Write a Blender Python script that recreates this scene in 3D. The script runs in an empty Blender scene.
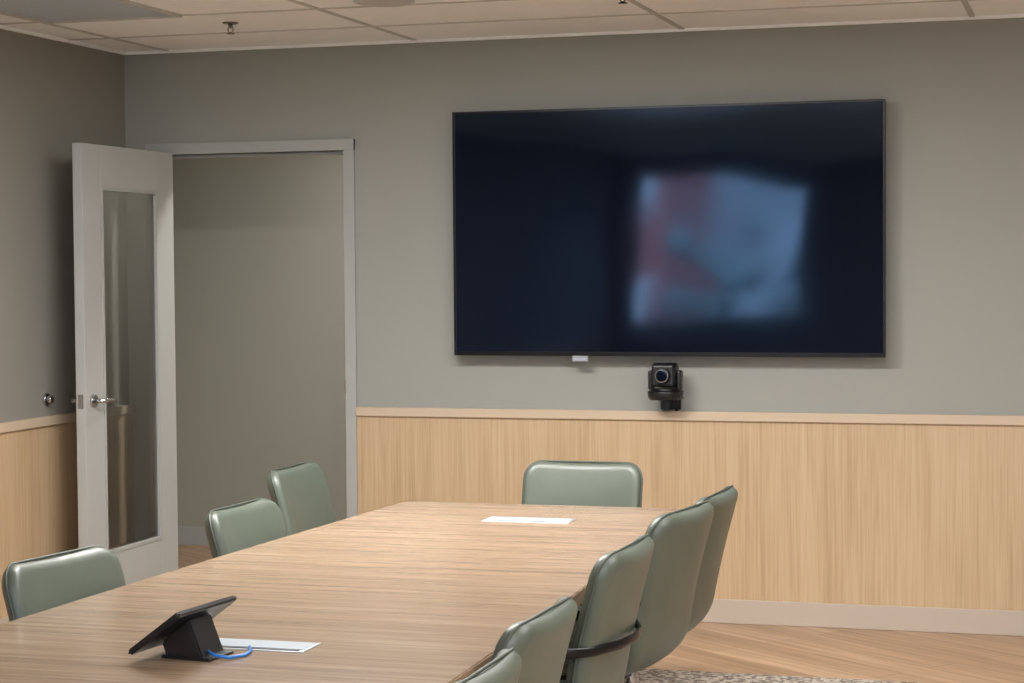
import bpy, bmesh, math, random
from mathutils import Vector, Matrix
random.seed(4)
scene=bpy.context.scene
scene.view_settings.view_transform='Standard'
try: scene.view_settings.look='None'
except Exception: pass

CEIL=2.57; WY=8.5; LX=-4.40; RX=2.2; NY=-1.5

# ---------------------------------------------------------------- materials
def s2l(c):
    return tuple(((v/255)/12.92 if v/255<=0.04045 else ((v/255+0.055)/1.055)**2.4) for v in c)+(1.0,)
def mat(name,rgb,rough=0.5,metal=0.0,spec=0.5,bump=0.0,bscale=200,var=0.0,vscale=4):
    m=bpy.data.materials.new(name); m.use_nodes=True
    nt=m.node_tree; b=nt.nodes['Principled BSDF']
    col=s2l(rgb)
    b.inputs['Base Color'].default_value=col
    b.inputs['Roughness'].default_value=rough
    b.inputs['Metallic'].default_value=metal
    b.inputs['Specular IOR Level'].default_value=spec
    tc=nt.nodes.new('ShaderNodeTexCoord')
    if var>0:
        n=nt.nodes.new('ShaderNodeTexNoise'); n.inputs['Scale'].default_value=vscale; n.inputs['Detail'].default_value=5
        nt.links.new(tc.outputs['Object'],n.inputs['Vector'])
        r=nt.nodes.new('ShaderNodeValToRGB')
        r.color_ramp.elements[0].position=0.3; r.color_ramp.elements[1].position=0.7
        r.color_ramp.elements[0].color=tuple(c*(1-var) for c in col[:3])+(1,)
        r.color_ramp.elements[1].color=tuple(min(1,c*(1+var)) for c in col[:3])+(1,)
        nt.links.new(n.outputs['Fac'],r.inputs['Fac']); nt.links.new(r.outputs['Color'],b.inputs['Base Color'])
    if bump>0:
        n=nt.nodes.new('ShaderNodeTexNoise'); n.inputs['Scale'].default_value=bscale; n.inputs['Detail'].default_value=3
        nt.links.new(tc.outputs['Object'],n.inputs['Vector'])
        bp=nt.nodes.new('ShaderNodeBump'); bp.inputs['Strength'].default_value=bump; bp.inputs['Distance'].default_value=0.002
        nt.links.new(n.outputs['Fac'],bp.inputs['Height']); nt.links.new(bp.outputs['Normal'],b.inputs['Normal'])
    return m
def wood(name,c_dark,c_mid,c_light,scale,rough=0.4,spec=0.5,fine=(1,1,1),bump=0.05,dist=0.6):
    m=bpy.data.materials.new(name); m.use_nodes=True
    nt=m.node_tree; b=nt.nodes['Principled BSDF']; L=nt.links.new
    tc=nt.nodes.new('ShaderNodeTexCoord')
    mp=nt.nodes.new('ShaderNodeMapping'); mp.inputs['Scale'].default_value=scale
    L(tc.outputs['Object'],mp.inputs['Vector'])
    n1=nt.nodes.new('ShaderNodeTexNoise'); n1.inputs['Scale'].default_value=1.0; n1.inputs['Detail'].default_value=6
    n1.inputs['Roughness'].default_value=0.62; n1.inputs['Distortion'].default_value=dist
    L(mp.outputs['Vector'],n1.inputs['Vector'])
    mp2=nt.nodes.new('ShaderNodeMapping'); mp2.inputs['Scale'].default_value=fine
    L(tc.outputs['Object'],mp2.inputs['Vector'])
    n2=nt.nodes.new('ShaderNodeTexNoise'); n2.inputs['Scale'].default_value=1.0; n2.inputs['Detail'].default_value=3
    L(mp2.outputs['Vector'],n2.inputs['Vector'])
    mx=nt.nodes.new('ShaderNodeMath'); mx.operation='MULTIPLY_ADD'; mx.inputs[1].default_value=0.5
    L(n2.outputs['Fac'],mx.inputs[0]); 
    m1=nt.nodes.new('ShaderNodeMath'); m1.operation='MULTIPLY'; m1.inputs[1].default_value=0.5
    L(n1.outputs['Fac'],m1.inputs[0]); L(m1.outputs[0],mx.inputs[2])
    r=nt.nodes.new('ShaderNodeValToRGB'); e=r.color_ramp.elements
    e[0].position=0.33; e[0].color=s2l(c_dark); e[1].position=0.67; e[1].color=s2l(c_light)
    k=e.new(0.5); k.color=s2l(c_mid)
    L(mx.outputs[0],r.inputs['Fac']); L(r.outputs['Color'],b.inputs['Base Color'])
    b.inputs['Roughness'].default_value=rough; b.inputs['Specular IOR Level'].default_value=spec
    bp=nt.nodes.new('ShaderNodeBump'); bp.inputs['Strength'].default_value=bump; bp.inputs['Distance'].default_value=0.001
    L(mx.outputs[0],bp.inputs['Height']); L(bp.outputs['Normal'],b.inputs['Normal'])
    return m

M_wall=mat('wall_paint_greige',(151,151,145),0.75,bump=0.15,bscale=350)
M_wallL=mat('wall_paint_shaded',(138,134,126),0.75,bump=0.15,bscale=350)  # wall paint darkened: the left wall's lower light put into its colour
M_hall=mat('hall_paint',(158,155,144),0.75,bump=0.15,bscale=350)
M_ceil=mat('ceiling_tile',(249,251,252),0.9,bump=0.5,bscale=260,var=0.03,vscale=90)
M_tbar=mat('ceiling_tbar',(196,195,192),0.6)
M_base=mat('baseboard_cream',(184,170,156),0.5)
M_cap=mat('rail_cream',(196,176,152),0.45)
M_door=mat('door_paint_grey',(170,170,167),0.45)
M_frame=mat('frame_paint_grey',(164,165,162),0.45)
M_wains=wood('oak_panel',(173,145,112),(190,163,129),(201,176,144),(16,16,0.7),0.45,fine=(110,110,2.4),bump=.03)
M_table=wood('table_veneer',(114,95,77),(141,119,98),(163,141,119),(1.0,30,30),0.25,fine=(3.5,170,170),bump=.03)
M_tedge=wood('table_edge_veneer',(110,88,68),(132,108,84),(150,126,98),(1.1,1.1,40),0.4,fine=(5,5,200))
M_black=mat('black_plastic',(18,18,20),0.4)
M_dark=mat('dark_metal',(40,40,42),0.3,metal=0.8)
M_chrome=mat('brushed_chrome',(190,190,192),0.22,metal=1.0)
M_green=mat('sage_leather',(83,90,80),0.36,bump=0.3,bscale=420,var=0.09,vscale=7)
M_pipe=mat('sage_piping',(66,73,65),0.5)
M_white=mat('white_plastic',(200,206,210),0.35)
M_tag=mat('tag_grey',(150,152,154),0.5)
M_lid=mat('lid_grey_plastic',(160,170,178),0.35)
M_alu=mat('anodised_aluminium',(195,198,200),0.35,metal=0.6)
M_blue=mat('blue_cable',(30,110,190),0.4)
M_troff=mat('unlit_diffuser',(182,194,206),0.5)

def floor_mat():
    m=bpy.data.materials.new('oak_plank_floor'); m.use_nodes=True
    nt=m.node_tree; b=nt.nodes['Principled BSDF']; L=nt.links.new
    tc=nt.nodes.new('ShaderNodeTexCoord'); mp=nt.nodes.new('ShaderNodeMapping')
    mp.inputs['Rotation'].default_value=(0,0,math.radians(38))
    L(tc.outputs['Object'],mp.inputs['Vector'])
    br=nt.nodes.new('ShaderNodeTexBrick'); br.offset=0.37
    br.inputs['Scale'].default_value=1; br.inputs['Brick Width'].default_value=1.2; br.inputs['Row Height'].default_value=0.15
    br.inputs['Mortar Size'].default_value=0.0015; br.inputs['Bias'].default_value=0
    br.inputs['Color1'].default_value=s2l((202,170,140)); br.inputs['Color2'].default_value=s2l((168,137,109)); br.inputs['Mortar'].default_value=s2l((108,85,66))
    L(mp.outputs['Vector'],br.inputs['Vector'])
    m2=nt.nodes.new('ShaderNodeMapping'); m2.inputs['Scale'].default_value=(1.5,28,1)
    L(mp.outputs['Vector'],m2.inputs['Vector'])
    n=nt.nodes.new('ShaderNodeTexNoise'); n.inputs['Scale'].default_value=1; n.inputs['Detail'].default_value=6; n.inputs['Distortion'].default_value=0.8
    L(m2.outputs['Vector'],n.inputs['Vector'])
    r=nt.nodes.new('ShaderNodeValToRGB'); r.color_ramp.elements[0].position=.3; r.color_ramp.elements[1].position=.7
    r.color_ramp.elements[0].color=(.58,.55,.52,1); r.color_ramp.elements[1].color=(1.0,1.0,1.0,1)
    L(n.outputs['Fac'],r.inputs['Fac'])
    mix=nt.nodes.new('ShaderNodeMixRGB'); mix.blend_type='MULTIPLY'; mix.inputs[0].default_value=0.9
    L(br.outputs['Color'],mix.inputs[1]); L(r.outputs['Color'],mix.inputs[2]); L(mix.outputs[0],b.inputs['Base Color'])
    b.inputs['Roughness'].default_value=0.38
    return m
M_floor=floor_mat()
def rug_mat():
    m=bpy.data.materials.new('speckled_rug'); m.use_nodes=True
    nt=m.node_tree; b=nt.nodes['Principled BSDF']; L=nt.links.new
    tc=nt.nodes.new('ShaderNodeTexCoord')
    n=nt.nodes.new('ShaderNodeTexNoise'); n.inputs['Scale'].default_value=55; n.inputs['Detail'].default_value=4
    L(tc.outputs['Object'],n.inputs['Vector'])
    r=nt.nodes.new('ShaderNodeValToRGB'); r.color_ramp.elements[0].position=.42; r.color_ramp.elements[1].position=.58
    r.color_ramp.elements[0].color=s2l((100,91,84)); r.color_ramp.elements[1].color=s2l((182,171,158))
    L(n.outputs['Fac'],r.inputs['Fac']); L(r.outputs['Color'],b.inputs['Base Color']); b.inputs['Roughness'].default_value=0.95
    return m
M_rug=rug_mat()
def screen_mat():
    m=bpy.data.materials.new('tv_screen_glass'); m.use_nodes=True
    b=m.node_tree.nodes['Principled BSDF']
    b.inputs['Base Color'].default_value=(0.0022,0.003,0.0085,1)
    b.inputs['Roughness'].default_value=0.062
    b.inputs['Specular IOR Level'].default_value=0.8
    b.inputs['Specular Tint'].default_value=(0.42,0.64,1.0,1)
    nt=m.node_tree; tc=nt.nodes.new('ShaderNodeTexCoord'); n=nt.nodes.new('ShaderNodeTexNoise'); n.inputs['Scale'].default_value=2.4; n.inputs['Detail'].default_value=0
    nt.links.new(tc.outputs['Object'],n.inputs['Vector'])
    bp=nt.nodes.new('ShaderNodeBump'); bp.inputs['Strength'].default_value=0.32; bp.inputs['Distance'].default_value=0.008
    nt.links.new(n.outputs['Fac'],bp.inputs['Height']); nt.links.new(bp.outputs['Normal'],b.inputs['Normal'])
    return m
M_screen=screen_mat()
def glass_mat(name,blend):
    m=bpy.data.materials.new(name); m.use_nodes=True
    nt=m.node_tree; nt.nodes.remove(nt.nodes['Principled BSDF']); out=nt.nodes['Material Output']
    t=nt.nodes.new('ShaderNodeBsdfTransparent'); t.inputs[0].default_value=(0.93,0.96,0.97,1)
    g=nt.nodes.new('ShaderNodeBsdfGlossy'); g.inputs['Roughness'].default_value=0.03
    f=nt.nodes.new('ShaderNodeLayerWeight'); f.inputs[0].default_value=blend
    mx=nt.nodes.new('ShaderNodeMixShader')
    nt.links.new(f.outputs['Fresnel'],mx.inputs[0]); nt.links.new(t.outputs[0],mx.inputs[1]); nt.links.new(g.outputs[0],mx.inputs[2]); nt.links.new(mx.outputs[0],out.inputs[0])
    return m
M_glass=glass_mat('clear_pane',.3); M_dglass=glass_mat('door_pane',.66)
def emis(name,rgb,st):
    m=bpy.data.materials.new(name); m.use_nodes=True
    b=m.node_tree.nodes['Principled BSDF']; b.inputs['Base Color'].default_value=(.8,.8,.8,1)
    b.inputs['Emission Color'].default_value=s2l(rgb); b.inputs['Emission Strength'].default_value=st
    return m

# ---------------------------------------------------------------- mesh helpers
def obj_from_bm(name,bm,mats,parent=None,smooth=False,loc=None):
    me=bpy.data.meshes.new(name); bm.normal_update(); bm.to_mesh(me); bm.free()
    for m in (mats if isinstance(mats,(list,tuple)) else [mats]): me.materials.append(m)
    if smooth:
        for p in me.polygons: p.use_smooth=True
    o=bpy.data.objects.new(name,me); scene.collection.objects.link(o)
    if parent: o.parent=parent
    if loc: o.location=loc
    return o
def bm_box(bm,x0,x1,y0,y1,z0,z1,mi=0):
    vs=[bm.verts.new(p) for p in [(x0,y0,z0),(x1,y0,z0),(x1,y1,z0),(x0,y1,z0),(x0,y0,z1),(x1,y0,z1),(x1,y1,z1),(x0,y1,z1)]]
    fs=[(3,2,1,0),(4,5,6,7),(0,1,5,4),(1,2,6,5),(2,3,7,6),(3,0,4,7)]
    out=[]
    for f in fs:
        fc=bm.faces.new([vs[i] for i in f]); fc.material_index=mi; out.append(fc)
    return vs,out
def box(name,x0,x1,y0,y1,z0,z1,m,parent=None,bevel=0.0):
    bm=bmesh.new(); bm_box(bm,x0,x1,y0,y1,z0,z1)
    if bevel>0: bmesh.ops.bevel(bm,geom=bm.edges[:],offset=bevel,segments=3,affect='EDGES',profile=0.5)
    return obj_from_bm(name,bm,m,parent,smooth=False)
def quad(name,pts,m,parent=None):
    bm=bmesh.new(); bm.faces.new([bm.verts.new(p) for p in pts]); return obj_from_bm(name,bm,m,parent)
def boxes(name,lst,m,parent=None,bevel=0.0):
    bm=bmesh.new()
    for b in lst: bm_box(bm,*b)
    if bevel>0: bmesh.ops.bevel(bm,geom=bm.edges[:],offset=bevel,segments=2,affect='EDGES',profile=0.5)
    return obj_from_bm(name,bm,m,parent)
def cyl(name,p0,p1,r0,r1,m,parent=None,seg=32,bev=0.0):
    p0=Vector(p0);p1=Vector(p1);d=p1-p0
    bm=bmesh.new(); bmesh.ops.create_cone(bm,cap_ends=True,segments=seg,radius1=r0,radius2=r1,depth=d.length)
    if bev>0:
        es=[e for e in bm.edges if any(len(f.verts)>4 for f in e.link_faces)]
        bmesh.ops.bevel(bm,geom=es,offset=bev,segments=3,affect='EDGES',profile=0.5)
    rot=Vector((0,0,1)).rotation_difference(d.normalized()).to_matrix().to_4x4()
    bmesh.ops.transform(bm,matrix=Matrix.Translation((p0+p1)/2)@rot,verts=bm.verts)
    o=obj_from_bm(name,bm,m,parent)
    for p in o.data.polygons: p.use_smooth=len(p.vertices)<=4
    return o
def tube(name,pts,r,m,parent=None,cyclic=False,seg=8):
    pts=[Vector(p) for p in pts]; n=len(pts); bm=bmesh.new(); rings=[]
    ra,rb=(r if isinstance(r,tuple) else (r,r))
    for i,p in enumerate(pts):
        a=pts[(i-1)%n] if (cyclic or i>0) else p; b=pts[(i+1)%n] if (cyclic or i<n-1) else p
        d=(b-a).normalized(); up=Vector((0,0,1)) if abs(d.z)<0.95 else Vector((0,1,0))
        s=d.cross(up).normalized(); u=s.cross(d).normalized()
        rings.append([bm.verts.new(p+s*math.cos(t)*ra+u*math.sin(t)*rb) for t in [2*math.pi*k/seg for k in range(seg)]])
    for i in range(n if cyclic else n-1):
        A=rings[i];B=rings[(i+1)%n]
        for k in range(seg): bm.faces.new([A[k],A[(k+1)%seg],B[(k+1)%seg],B[k]])
    if not cyclic: bm.faces.new(rings[0][::-1]); bm.faces.new(rings[-1])
    bmesh.ops.recalc_face_normals(bm,faces=bm.faces)
    return obj_from_bm(name,bm,m,parent,smooth=True)
def empty(name,loc=(0,0,0),rz=0):
    e=bpy.data.objects.new(name,None); scene.collection.objects.link(e); e.location=loc; e.rotation_euler=(0,0,rz); e.empty_display_size=0.1
    return e

# ---------------------------------------------------------------- room shell
HY=10.2
box('floor',LX-1.6,RX+.12,NY-.15,HY+.12,-0.1,0.0,M_floor)
box('ceiling',LX-1.6,RX+.12,NY-.15,HY+.12,CEIL,CEIL+.1,M_ceil)
OX0,OX1,OZ=-4.238,-3.300,2.085
boxes('wall_back',[(LX-1.6,OX0,WY,WY+.12,0,CEIL),(OX0,OX1,WY,WY+.12,OZ,CEIL),(OX1,RX+.12,WY,WY+.12,0,CEIL)],M_wall)
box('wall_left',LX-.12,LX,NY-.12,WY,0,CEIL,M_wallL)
box('wall_right',RX,RX+.12,NY-.12,WY,0,CEIL,M_wall)
WX0,WX1,WZ0,WZ1=-4.20,-2.62,0.98,2.36
VX0,VX1=-1.1,1.9
boxes('wall_front',[(LX,WX0,NY-.12,NY,0,CEIL),(WX0,WX1,NY-.12,NY,0,WZ0),(WX0,WX1,NY-.12,NY,WZ1,CEIL),(WX1,VX0,NY-.12,NY,0,CEIL),
     (VX0,VX1,NY-.12,NY,0,WZ0),(VX0,VX1,NY-.12,NY,WZ1,CEIL),(VX1,RX,NY-.12,NY,0,CEIL)],M_wall)
boxes('wall_hall',[(LX-1.6,-2.2,HY,HY+.12,0,CEIL),(-2.32,-2.2,WY+.12,HY,0,CEIL),(LX-1.72,LX-1.6,WY,HY,0,CEIL)],M_hall)
box('baseboard_hall',LX-1.6,-2.32,HY-.014,HY,0,0.10,M_frame)

box('wainscot_back',-3.246,RX,WY-.018,WY-.0005,0.10,0.877,M_wains)
box('trim_1',-3.246,RX,WY-.032,WY-.0005,0.877,0.917,M_cap,bevel=.003)
box('baseboard_back',-3.246,RX,WY-.026,WY-.0005,0.0,0.104,M_base,bevel=.003)
box('wainscot_left',LX+.0005,LX+.018,NY+.001,WY-.002,0.10,0.877,M_wains)
box('trim_2',LX+.0005,LX+.032,NY+.001,WY-.002,0.877,0.917,M_cap,bevel=.003)
box('baseboard_left',LX+.0005,LX+.026,NY+.001,WY-.002,0,0.104,M_base,bevel=.003)
gx=[-4.17+1.22*i for i in range(6)]
gy=[7.94-.61*i for i in range(16)]
boxes('ceiling_grid_trim',[(x-.011,x+.011,NY,WY,CEIL-.004,CEIL+.002) for x in gx]+[(LX,RX,y-.011,y+.011,CEIL-.0035,CEIL+.002) for y in gy],M_tbar)
boxes('trim_3',[(LX,RX,WY-.02,WY,CEIL-.012,CEIL),(LX,LX+.02,NY,WY-.02,CEIL-.012,CEIL)],M_ceil)

fw=.052
boxes('trim_4',[(OX0-fw,OX0,WY-.02,WY+.14,0,OZ+fw),(OX1,OX1+fw,WY-.02,WY+.14,0,OZ+fw),(OX0-fw,OX1+fw,WY-.021,WY+.141,OZ,OZ+fw),
              (OX1-.014,OX1,WY+.045,WY+.10,0,OZ),(OX0,OX1,WY+.045,WY+.10,OZ-.014,OZ)],M_frame,bevel=.002)
box('strike_plate',OX1-.003,OX1+.004,WY-.023,WY+.03,.98,1.04,M_chrome)

# door leaf
d=empty('door_1',(-4.139,8.462,0))
T=.045; DW=.865; DH=2.095
def dbox(n,y0,y1,z0,z1,m,x0=-T,x1=0,b=.002): return box(n,x0,x1,-y1,-y0,z0,z1,m,d,b)
ly0,ly1,lz0,lz1=.165,.70,.31,1.91
dbox('hinge_stile',0,ly0,.012,DH-.005,M_door)
dbox('lock_stile',ly1,DW,.012,DH-.005,M_door)
dbox('top_rail',ly0,ly1,lz1,DH-.005,M_door)
dbox('bottom_rail',ly0,ly1,.012,lz0,M_door)
for k,(a,b_,c,e) in enumerate([(ly0,ly0+.016,lz0,lz1),(ly1-.016,ly1,lz0,lz1),(ly0+.016,ly1-.016,lz1-.016,lz1),(ly0+.016,ly1-.016,lz0,lz0+.016)]):
    dbox('glazing_bead_%d'%k,a,b_,c,e,M_frame,-T-.003,.003,.001)
quad('glass_pane',[(-.012,-ly0,lz0),(-.012,-ly0,lz1),(-.012,-ly1,lz1),(-.012,-ly1,lz0)],M_dglass,d)
hy=-(DW-.065)
for sgn,x in ((1,0.0),(-1,-T)):
    cyl('rosette',(x,hy,.99),(x+sgn*.012,hy,.99),.03,.028,M_chrome,d,bev=.002)
    cyl('spindle',(x+sgn*.01,hy,.99),(x+sgn*.055,hy,.99),.010,.010,M_chrome,d)
    tube('lever',[(x+sgn*.05,hy-.008,.99),(x+sgn*.056,hy+.03,.99),(x+sgn*.056,hy+.08,.988),(x+sgn*.05,hy+.115,.986)],(.007,.010),M_chrome,d)
box('latch_plate',-T+.01,-.01,-DW-.002,-DW+.002,.96,1.02,M_chrome,d)
for z in (.2,1.05,1.88): cyl('hinge',(-.03,.008,z-.05),(-.03,.008,z+.05),.007,.007,M_chrome,d)
ds=empty('door_stop',(LX,7.72,.99))
cyl('stop_base',(0,0,0),(.012,0,0),.028,.026,M_chrome,ds,bev=.002)
cyl('stop_bumper',(.012,0,0),(.035,0,0),.018,.015,M_chrome,ds,bev=.004)

# windows in near wall
fr=.045
def window(n,x0,x1):
    w=empty(n,(0,NY,0)); xm=(x0+x1)/2
    L=[(x0,x0+fr,-.1,-.02,WZ0,WZ1),(x1-fr,x1,-.1,-.02,WZ0,WZ1),(x0,x1,-.1,-.02,WZ0,WZ0+fr),(x0,x1,-.1,-.02,WZ1-fr,WZ1)]
    if x1-x0>2: L.append((xm-.03,xm+.03,-.1,-.02,WZ0,WZ1))
    boxes('window_frame',L,M_frame,w)
    quad('window_glass',[(x0+fr,-.06,WZ0+fr),(x1-fr,-.06,WZ0+fr),(x1-fr,-.06,WZ1-fr),(x0+fr,-.06,WZ1-fr)],M_glass,w)
    box('window_sill',x0-.04,x1+.04,-.02,.06,WZ0-.03,WZ0,M_white,w,.003)
    l=bpy.data.lights.new('sky_portal','AREA'); l.shape='RECTANGLE'; l.size=x1-x0; l.size_y=WZ1-WZ0; l.cycles.is_portal=True
    lo=bpy.data.objects.new('sky_portal',l); scene.collection.objects.link(lo); lo.parent=w; lo.location=(xm,-.11,(WZ0+WZ1)/2); lo.rotation_euler=(math.radians(90),0,0)
window('window_1',WX0,WX1); window('added_window',VX0,VX1)  # the wide second window is added, unseen, to bring in more daylight

# outdoors
M_brick=mat('brick_red',(176,108,104),0.85,var=.15,vscale=12)
M_stucco=mat('pale_stucco',(160,173,182),0.85,var=.25,vscale=1.2)
M_leaf=mat('foliage',(118,136,136),0.8,var=.5,vscale=6)
M_grass=mat('lawn',(100,112,100),0.9,var=.2)
box('exterior_ground',-30,20,-40,NY-.16,-.3,-.12,M_grass)
bl=empty('neighbour_building',(0,-15,0))
box('brick_facade',-10,-6.75,-4,0,-.12,7,M_brick,bl)
boxes('facade_windows',[(x,x+.42,-.02,.04,z,z+.9) for x in (-7.35,-8.6) for z in (.5,2.5,5.0)],M_white,bl)
b2=empty('stucco_building',(0,-20,0))
box('stucco_facade',-7.9,1,-4,0,-.12,3.5,M_stucco,b2)
boxes('stucco_windows',[(x,x+.9,-.02,.04,1.2,2.3) for x in (-5.9,-3.8,-2.0,-.4)],M_troff,b2)
tr=empty('garden_tree',(-4.9,-13,0))
cyl('trunk',(0,0,-.12),(0,0,1.2),.10,.07,M_stucco,tr)
bm=bmesh.new()
for i in range(22):
    c=Vector((random.uniform(-1.3,1.0),random.uniform(-.5,.5),random.uniform(.5,2.1)))
    bmesh.ops.create_icosphere(bm,subdivisions=2,radius=random.uniform(.12,.28),matrix=Matrix.Translation(c))
for v in bm.verts: v.co+=Vector((random.uniform(-1,1),)*3)*.03
obj_from_bm('foliage_crown',bm,M_leaf,tr)
sl_=bpy.data.lights.new('sun','SUN'); sl_.energy=17; sl_.angle=.01; sl_.color=(1,.97,.93)
so=bpy.data.objects.new('sun',sl_); scene.collection.objects.link(so); so.location=(0,20,20)
so.rotation_euler=Vector((-.3,-1,-.85)).to_track_quat('-Z','Y').to_euler()

# ---------------------------------------------------------------- ceiling items
M_lit=emis('lit_diffuser',(250,250,248),5)
def troffer(cx,cy,lit,power=90,wx=1.17,wy=.56):
    e=empty('ceiling_light',(cx,cy,CEIL))
    boxes('troffer_frame',[(-wx/2,wx/2,-wy/2,-wy/2+.02,-.012,0),(-wx/2,wx/2,wy/2-.02,wy/2,-.012,0),(-wx/2,-wx/2+.02,-wy/2+.02,wy/2-.02,-.012,0),(wx/2-.02,wx/2,-wy/2+.02,wy/2-.02,-.012,0)],M_white if lit else M_tbar,e)
    box('diffuser',-wx/2+.02,wx/2-.02,-wy/2+.02,wy/2-.02,-.006,0,M_lit if lit else M_troff,e)
    if lit:
        l=bpy.data.lights.new('troffer_lamp','AREA'); l.shape='RECTANGLE'; l.size=wx-.06; l.size_y=wy-.06; l.energy=power; l.color=(1,.985,.965)
        lo=bpy.data.objects.new('troffer_lamp',l); scene.collection.objects.link(lo); lo.parent=e; lo.location=(0,0,-.02)
PW=57
for x,y,p in [(-2.34,5.81,1.75),(-1.12,5.81,.60),(.10,4.59,.55),(.10,1.54,1.0),(1.32,4.59,.35),(1.32,1.54,.8)]:
    troffer(x,y,True,PW*p)
troffer(-3.83,6.72,False,wx=.60,wy=1.20)
e=empty('hall_ceiling_light',(-3.0,9.1,CEIL))
cyl('hall_disc',(0,0,-.02),(0,0,0),.15,.15,M_white,e)
l=bpy.data.lights.new('hall_lamp','AREA'); l.shape='DISK'; l.size=.28; l.energy=36; l.color=(1,.98,.94)
lo=bpy.data.objects.new('hall_lamp',l); scene.collection.objects.link(lo); lo.parent=e; lo.location=(0,0,-.03)

def sprinkler(x,y,m):
    e=empty('fire_sprinkler',(x,y,CEIL))
    cyl('escutcheon',(0,0,-.006),(0,0,0),.03,.034,m,e,bev=.002)
    cyl('body',(0,0,-.024),(0,0,-.006),.008,.010,m,e)
    tube('yoke',[(-.010,0,-.022),(-.012,0,-.032),(-.005,0,-.042),(.005,0,-.042),(.012,0,-.032),(.010,0,-.022)],.0025,m,e)
    cyl('deflector',(0,0,-.048),(0,0,-.045),.017,.017,m,e)
M_spr=mat('sprinkler_brass',(120,112,104),.35,metal=.6)
sprinkler(-3.456,7.62,M_spr); sprinkler(-1.70,7.24,M_dark)
e=empty('ceiling_speaker',(-2.63,7.21,CEIL))
cyl('speaker_ring',(0,0,-.008),(0,0,0),.115,.12,M_white,e,seg=48,bev=.002)
cyl('speaker_grille',(0,0,-.011),(0,0,-.006),.10,.10,M_tbar,e,seg=48)

# ---------------------------------------------------------------- television
tv=empty('wall_television',(-1.804,8.40,1.697))
hw,hh=.946,.538
boxes('bezel',[(-hw,-hw+.011,0,.03,-hh,hh),(hw-.011,hw,0,.03,-hh,hh),(-hw+.011,hw-.011,0,.03,hh-.011,hh),(-hw+.011,hw-.011,0,.03,-hh,-hh+.018)],M_dark,tv,.0015)
box('screen',-hw+.010,hw-.010,.004,.02,-hh+.017,hh-.010,M_screen,tv)
box('rear_housing',-hw+.004,hw-.004,.02,.035,-hh+.004,hh-.004,M_black,tv)
box('rear_bulge',-hw+.12,hw-.12,.035,.07,-hh+.1,hh-.15,M_black,tv,.005)
box('wall_bracket',-.35,.35,.07,.0995,-.2,.2,M_black,tv)
box('energy_tag',-.403,-.334,-.003,.0,-hh-.024,-hh+.001,M_tag,tv)
box('tag_print',-.398,-.339,-.004,-.0028,-hh-.019,-hh-.009,M_lid,tv)

# ---------------------------------------------------------------- PTZ camera
c=empty('conference_camera',(-1.79,8.38,.955))
box('wall_plate',-.045,.045,.105,.1195,-.03,.06,M_black,c,.003)
box('mount_shelf',-.06,.06,-.04,.105,.018,.024,M_black,c,.001)
box('shelf_brace',-.012,.012,.02,.105,-.03,.018,M_black,c,.001)
cyl('ptz_base',(0,0,.024),(0,0,.058),.074,.078,M_black,c,seg=48,bev=.006)
cyl('turntable',(0,0,.058),(0,0,.068),.066,.064,M_dark,c,seg=48,bev=.002)
box('yoke_arm_left',-.072,-.052,-.028,.028,.062,.145,M_black,c,.008)
box('yoke_arm_right',.052,.072,-.028,.028,.062,.145,M_black,c,.008)
cyl('head_barrel',(-.052,0,.125),(.052,0,.125),.052,.052,M_black,c,seg=40,bev=.006)
box('head_front',-.048,.048,-.062,0,.078,.172,M_black,c,.010)
cyl('lens_ring',(0,-.06,.125),(0,-.078,.125),.036,.033,M_dark,c,bev=.003)
cyl('lens_rim',(0,-.076,.125),(0,-.0795,.125),.030,.029,M_spr,c)
cyl('lens_glass',(0,-.074,.125),(0,-.082,.125),.028,.024,M_screen,c,bev=.003)
tube('power_cable',[(.03,.06,.03),(.035,.08,-.01),(.03,.10,-.04),(.02,.112,-.03)],.004,M_black,c)

# ---------------------------------------------------------------- table
TX=-1.82
def halfw(y):
    t=(y-3.5)/3.0
    return .605-.115*min(1,abs(t))**1.6
def table():
    e=empty('conference_table',(TX,3.5,0))
    bm=bmesh.new(); N=40
    R=[];Lf=[]
    for i in range(N+1):
        y=-3.0+6.0*i/N; h=halfw(y+3.5)
        R.append((h,y)); Lf.append((-h,y))
    cr=.03
    outline=R[:-1]+[(R[-1][0],3-cr),(R[-1][0]-cr*.3,3-cr*.3),(R[-1][0]-cr,3)]+[(-R[-1][0]+cr,3),(-R[-1][0]+cr*.3,3-cr*.3),(-R[-1][0],3-cr)]+Lf[:-1][::-1]
    bot=[bm.verts.new((x,y,.703)) for x,y in outline]; top=[bm.verts.new((x,y,.74)) for x,y in outline]
    ft=bm.faces.new(top); fb=bm.faces.new(bot[::-1]); 
    n=len(outline)
    for i in range(n):
        f=bm.faces.new([bot[i],bot[(i+1)%n],top[(i+1)%n],top[i]]); f.material_index=1
    bmesh.ops.recalc_face_normals(bm,faces=bm.faces)
    bmesh.ops.bevel(bm,geom=[ed for ed in ft.edges],offset=.003,segments=2,affect='EDGES')
    obj_from_bm('table_top',bm,[M_table,M_tedge],e)
    for k,y in enumerate((-2.35,0,2.35)):
        box('pedestal_%d'%k,-.04,.05,y-.28,y+.28,.03,.703,M_tedge,e,.004)
        box('plinth_%d'%k,-.06,.07,y-.32,y+.32,.010,.035,M_dark,e,.003)
    box('beam',-.02,.03,-2.3,2.3,.62,.69,M_dark,e)
    return e
table()
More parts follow.
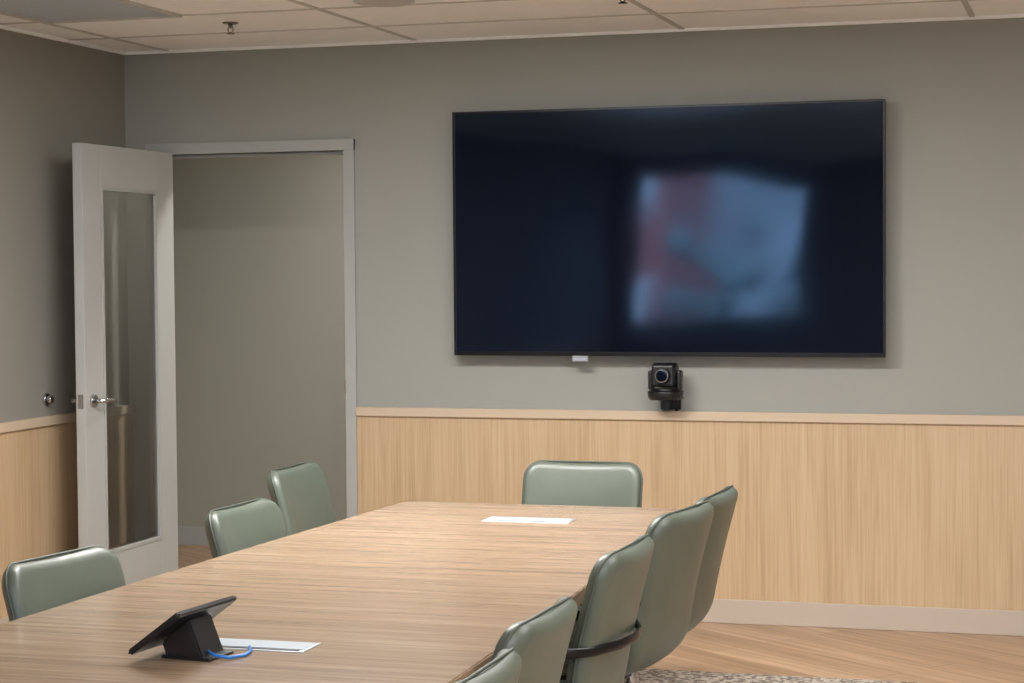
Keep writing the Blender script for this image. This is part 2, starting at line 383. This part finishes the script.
def power_unit(x,y,ml):
    e=empty('table_power_unit',(x,y,.74))
    box('lid_frame',-.142,.142,-.052,.052,0,.003,M_alu,e,.001)
    box('lid',-.136,.136,-.032,.045,.002,.0045,ml,e,.0008)
    box('brush_slot',-.130,.130,-.046,-.036,.002,.004,M_dark,e,.0005)
power_unit(-1.745,6.08,M_lid); power_unit(-1.750,3.92,M_lid)

# touch panel controller
t=empty('touch_control_panel',(-1.825,3.79,.74),math.radians(-6))
TL=-36
bm=bmesh.new(); bm_box(bm,-.076,.076,-.118,.118,-.006,.006); bmesh.ops.bevel(bm,geom=bm.edges[:],offset=.004,segments=3,affect='EDGES')
sl=obj_from_bm('panel_body',bm,M_black,t); sl.location=(-.02,0,.064); sl.rotation_euler=(0,math.radians(TL),0)
bm=bmesh.new(); bm_box(bm,-.070,.070,-.111,.111,.0058,.0072)
sc=obj_from_bm('panel_screen',bm,M_screen,t); sc.location=(-.02,0,.064); sc.rotation_euler=(0,math.radians(TL),0)
bm=bmesh.new()
prof=[(-.035,.0),(.055,.0),(.050,.010),(.020,.084),(-.048,.034)]
A=[bm.verts.new((x,-.045,z)) for x,z in prof]; B=[bm.verts.new((x,.045,z)) for x,z in prof]
bm.faces.new(A); bm.faces.new(B[::-1])
for i in range(5): bm.faces.new([A[i],B[i],B[(i+1)%5],A[(i+1)%5]])
bmesh.ops.recalc_face_normals(bm,faces=bm.faces); bmesh.ops.bevel(bm,geom=bm.edges[:],offset=.004,segments=2,affect='EDGES')
obj_from_bm('stand_wedge',bm,M_black,t)
box('stand_foot',-.045,.072,-.05,.05,0,.007,M_black,t,.003)
tube('network_cable',[(.05,-.02,.016),(.075,-.035,.012),(.10,-.02,.006),(.115,.02,.005),(.105,.06,.005),(.08,.10,.006)],.0035,M_blue,t)

box('area_rug',-3.3,-.62,.3,7.40,0,.009,M_rug)

# ---------------------------------------------------------------- chairs
def shell_path():
    pts=[];y=.25;z=.452;ds=.004;s=0
    pts.append((y,z,math.radians(184)))
    total=.36+.14+.375
    while s<total:
        if s<.04: ph=math.radians(172+12*s/.04)
        elif s<.36: ph=math.radians(184)
        elif s<.50: ph=math.radians(184-79*(s-.36)/.14)
        else: ph=math.radians(105-3*math.sin((s-.5)/.375*math.pi)+4*(s-.5)/.375)
        y+=math.cos(ph)*ds; z+=math.sin(ph)*ds; s+=ds
        pts.append((y,z,ph))
    off=.836-pts[-1][1]
    return [(a,b+off,p) for a,b,p in pts]
PATH=shell_path()
def path_at(u):
    f=max(0,min(1,u))*(len(PATH)-1); i=int(f); j=min(i+1,len(PATH)-1); w_=f-i
    return [PATH[i][k]*(1-w_)+PATH[j][k]*w_ for k in range(3)]
def shell_point(a,b,off):
    u=(b+1)/2
    y,z,ph=path_at(u)
    ny,nz=math.sin(ph),-math.cos(ph)
    up=max(0,min(1,(u-.45)/.3)); up=up*up*(3-2*up)
    W=.46*(1-up)+.44*up
    W*=1-.05*math.exp(-((u-.52)/.09)**2)
    off=off+(.030*up+.012*(1-up))*a*a
    return Vector((a*W/2,y+ny*off,z+nz*off))
def make_shell_mesh():
    bm=bmesh.new(); NS,NT=26,64
    def sq(i,N): 
        t=-1+2*i/N; return math.sin(t*math.pi/2)*.45+t*.55
    front={};back={}
    Tm=.062
    for i in range(NS+1):
        for j in range(NT+1):
            s=sq(i,NS);t_=sq(j,NT)
            X=s*.23;Y=t_*.4375;r=.068
            qx=abs(X)-(.23-r);qy=abs(Y)-(.4375-r)
            if qx>0 and qy>0:
                L=math.hypot(qx,qy); mx=max(qx,qy)
                X=math.copysign(.23-r+qx*mx/L,X);Y=math.copysign(.4375-r+qy*mx/L,Y)
                dist=r-mx
            else:
                dist=min(.23-abs(X),.4375-abs(Y))
            rr=.030
            k=1 if dist>=rr else math.sqrt(max(0,1-((rr-dist)/rr)**2))
            h=Tm/2*k*(.86+.14*min(1,dist/.12))
            edge=(i in(0,NS) or j in(0,NT))
            p=shell_point(X/.23,Y/.4375,h); q=shell_point(X/.23,Y/.4375,-h)
            front[i,j]=bm.verts.new(p)
            back[i,j]=front[i,j] if edge else bm.verts.new(q)
    for i in range(NS):
        for j in range(NT):
            bm.faces.new([front[i,j],front[i+1,j],front[i+1,j+1],front[i,j+1]])
            bm.faces.new([back[i,j],back[i,j+1],back[i+1,j+1],back[i+1,j]])
    bmesh.ops.recalc_face_normals(bm,faces=bm.faces)
    me=bpy.data.meshes.new('upholstered_shell'); bm.to_mesh(me); bm.free(); me.materials.append(M_green)
    for p in me.polygons: p.use_smooth=True
    return me
SHELL=make_shell_mesh()
def outline_pts(off=0):
    pts=[];r=.068;hx,hy_=.23,.4375
    def arc(cx,cy,a0):
        return [(cx+r*math.cos(a0+k*math.pi/16),cy+r*math.sin(a0+k*math.pi/16)) for k in range(9)]
    def line(p,q,n): return [(p[0]+(q[0]-p[0])*k/n,p[1]+(q[1]-p[1])*k/n) for k in range(1,n)]
    P=arc(hx-r,hy_-r,0)+arc(-hx+r,hy_-r,math.pi/2)+line((-hx,hy_-r),(-hx,-hy_+r),30)+arc(-hx+r,-hy_+r,math.pi)+arc(hx-r,-hy_+r,1.5*math.pi)+line((hx,-hy_+r),(hx,hy_-r),30)
    return [shell_point(x/hx,y/hy_,0) for x,y in P]
def chair(x,y,rz,dz=0.0,wrap=True):
    e=empty('conference_chair',(x,y,.009),rz)
    o=bpy.data.objects.new('upholstered_shell',SHELL); scene.collection.objects.link(o); o.parent=e; o.location=(0,0,dz-.009)
    tube('edge_piping',[Vector(p)+Vector((0,0,dz-.009)) for p in outline_pts()],.0035,M_pipe,e,cyclic=True,seg=6)
    tube('back_seam',[shell_point(a/10,.34,.0315*(1 if abs(a)<9 else .93))+Vector((0,0,dz-.009)) for a in range(-9,10)],.0022,M_pipe,e,seg=5)
    z0=.60+dz-.009
    if wrap:
        pts=[(-.262,.13,z0-.012),(-.268,.06,z0),(-.268,-.10,z0+.004)]
        for k in range(0,9):
            a=math.pi+ k*math.pi/8
            pts.append((math.cos(a)*.268,-.15+math.sin(a)*.155,z0+.004))
        pts+= [(.268,-.10,z0+.004),(.268,.06,z0),(.262,.13,z0-.012)]
        tube('arm_band',pts,(.006,.013),M_dark,e,seg=12)
    else:
        for sx in (-1,1):
            tube('arm_band',[(sx*.262,.13,z0-.012),(sx*.266,.06,z0),(sx*.262,-.08,z0+.004),(sx*.238,-.20,z0+.006),(sx*.212,-.235,z0+.006)],(.006,.013),M_dark,e,seg=12)
    for sx in (-1,1):
        tube('arm_post',[(sx*.262,.12,z0-.012),(sx*.262,.115,z0-.08),(sx*.250,.09,.40+dz),(sx*.20,.06,.375+dz),(sx*.05,.0,.365+dz)],(.008,.014),M_dark,e,seg=10)
    box('tilt_mechanism',-.07,.07,-.10,.12,.325+dz,.375+dz,M_dark,e,.008)
    cyl('gas_lift',(0,0,.10),(0,0,.335+dz),.022,.018,M_chrome,e)
    cyl('hub',(0,0,.055),(0,0,.13),.04,.03,M_chrome,e,bev=.004)
    for k in range(4):
        a=math.pi/4+k*math.pi/2
        tube('base_leg_%d'%k,[(math.cos(a)*r_,math.sin(a)*r_,z_) for r_,z_ in ((.02,.095),(.12,.078),(.22,.052),(.28,.034))],(.017,.011),M_chrome,e,seg=10)
        cyl('glide_%d'%k,(math.cos(a)*.272,math.sin(a)*.272,0),(math.cos(a)*.272,math.sin(a)*.272,.034),.018,.014,M_black,e,seg=16)
    return e
R90=-math.pi/2; L90=math.pi/2
chair(-2.485,6.60,R90)
chair(-2.19,5.47,R90-.05)
chair(-2.205,4.37,R90-.15)
chair(-2.19,3.30,R90)
chair(-2.19,2.30,R90)
chair(-1.79,6.68,math.pi)
chair(-1.437,6.17,L90-.05,0,False)
chair(-1.40,5.52,L90-.15,.03,False)
chair(-1.42,4.85,L90-.03,.015)
chair(-1.42,4.06,L90-.03,-.018)
chair(-1.36,3.42,L90,-.012)
chair(-1.385,2.75,L90)

# ---------------------------------------------------------------- world
wd=bpy.data.worlds.new('sky'); scene.world=wd; wd.use_nodes=True
bg=wd.node_tree.nodes['Background']; bg.inputs[0].default_value=(.72,.85,1.0,1); bg.inputs[1].default_value=10.5

# ---------------------------------------------------------------- camera
a=math.radians(16.46);p=math.radians(2.15);r=.008
F=Vector((-math.sin(a)*math.cos(p),math.cos(a)*math.cos(p),-math.sin(p)))
R0=Vector((math.cos(a),math.sin(a),0)); U0=R0.cross(F)
U=U0*math.cos(r)+R0*math.sin(r); R=R0*math.cos(r)-U0*math.sin(r)
cam=bpy.data.cameras.new('camera'); co=bpy.data.objects.new('camera',cam); scene.collection.objects.link(co)
co.matrix_world=Matrix(((R.x,U.x,-F.x,0),(R.y,U.y,-F.y,0),(R.z,U.z,-F.z,1.55),(0,0,0,1)))
cam.lens=70; cam.sensor_width=36; cam.sensor_fit='HORIZONTAL'; cam.clip_start=.05
scene.camera=co
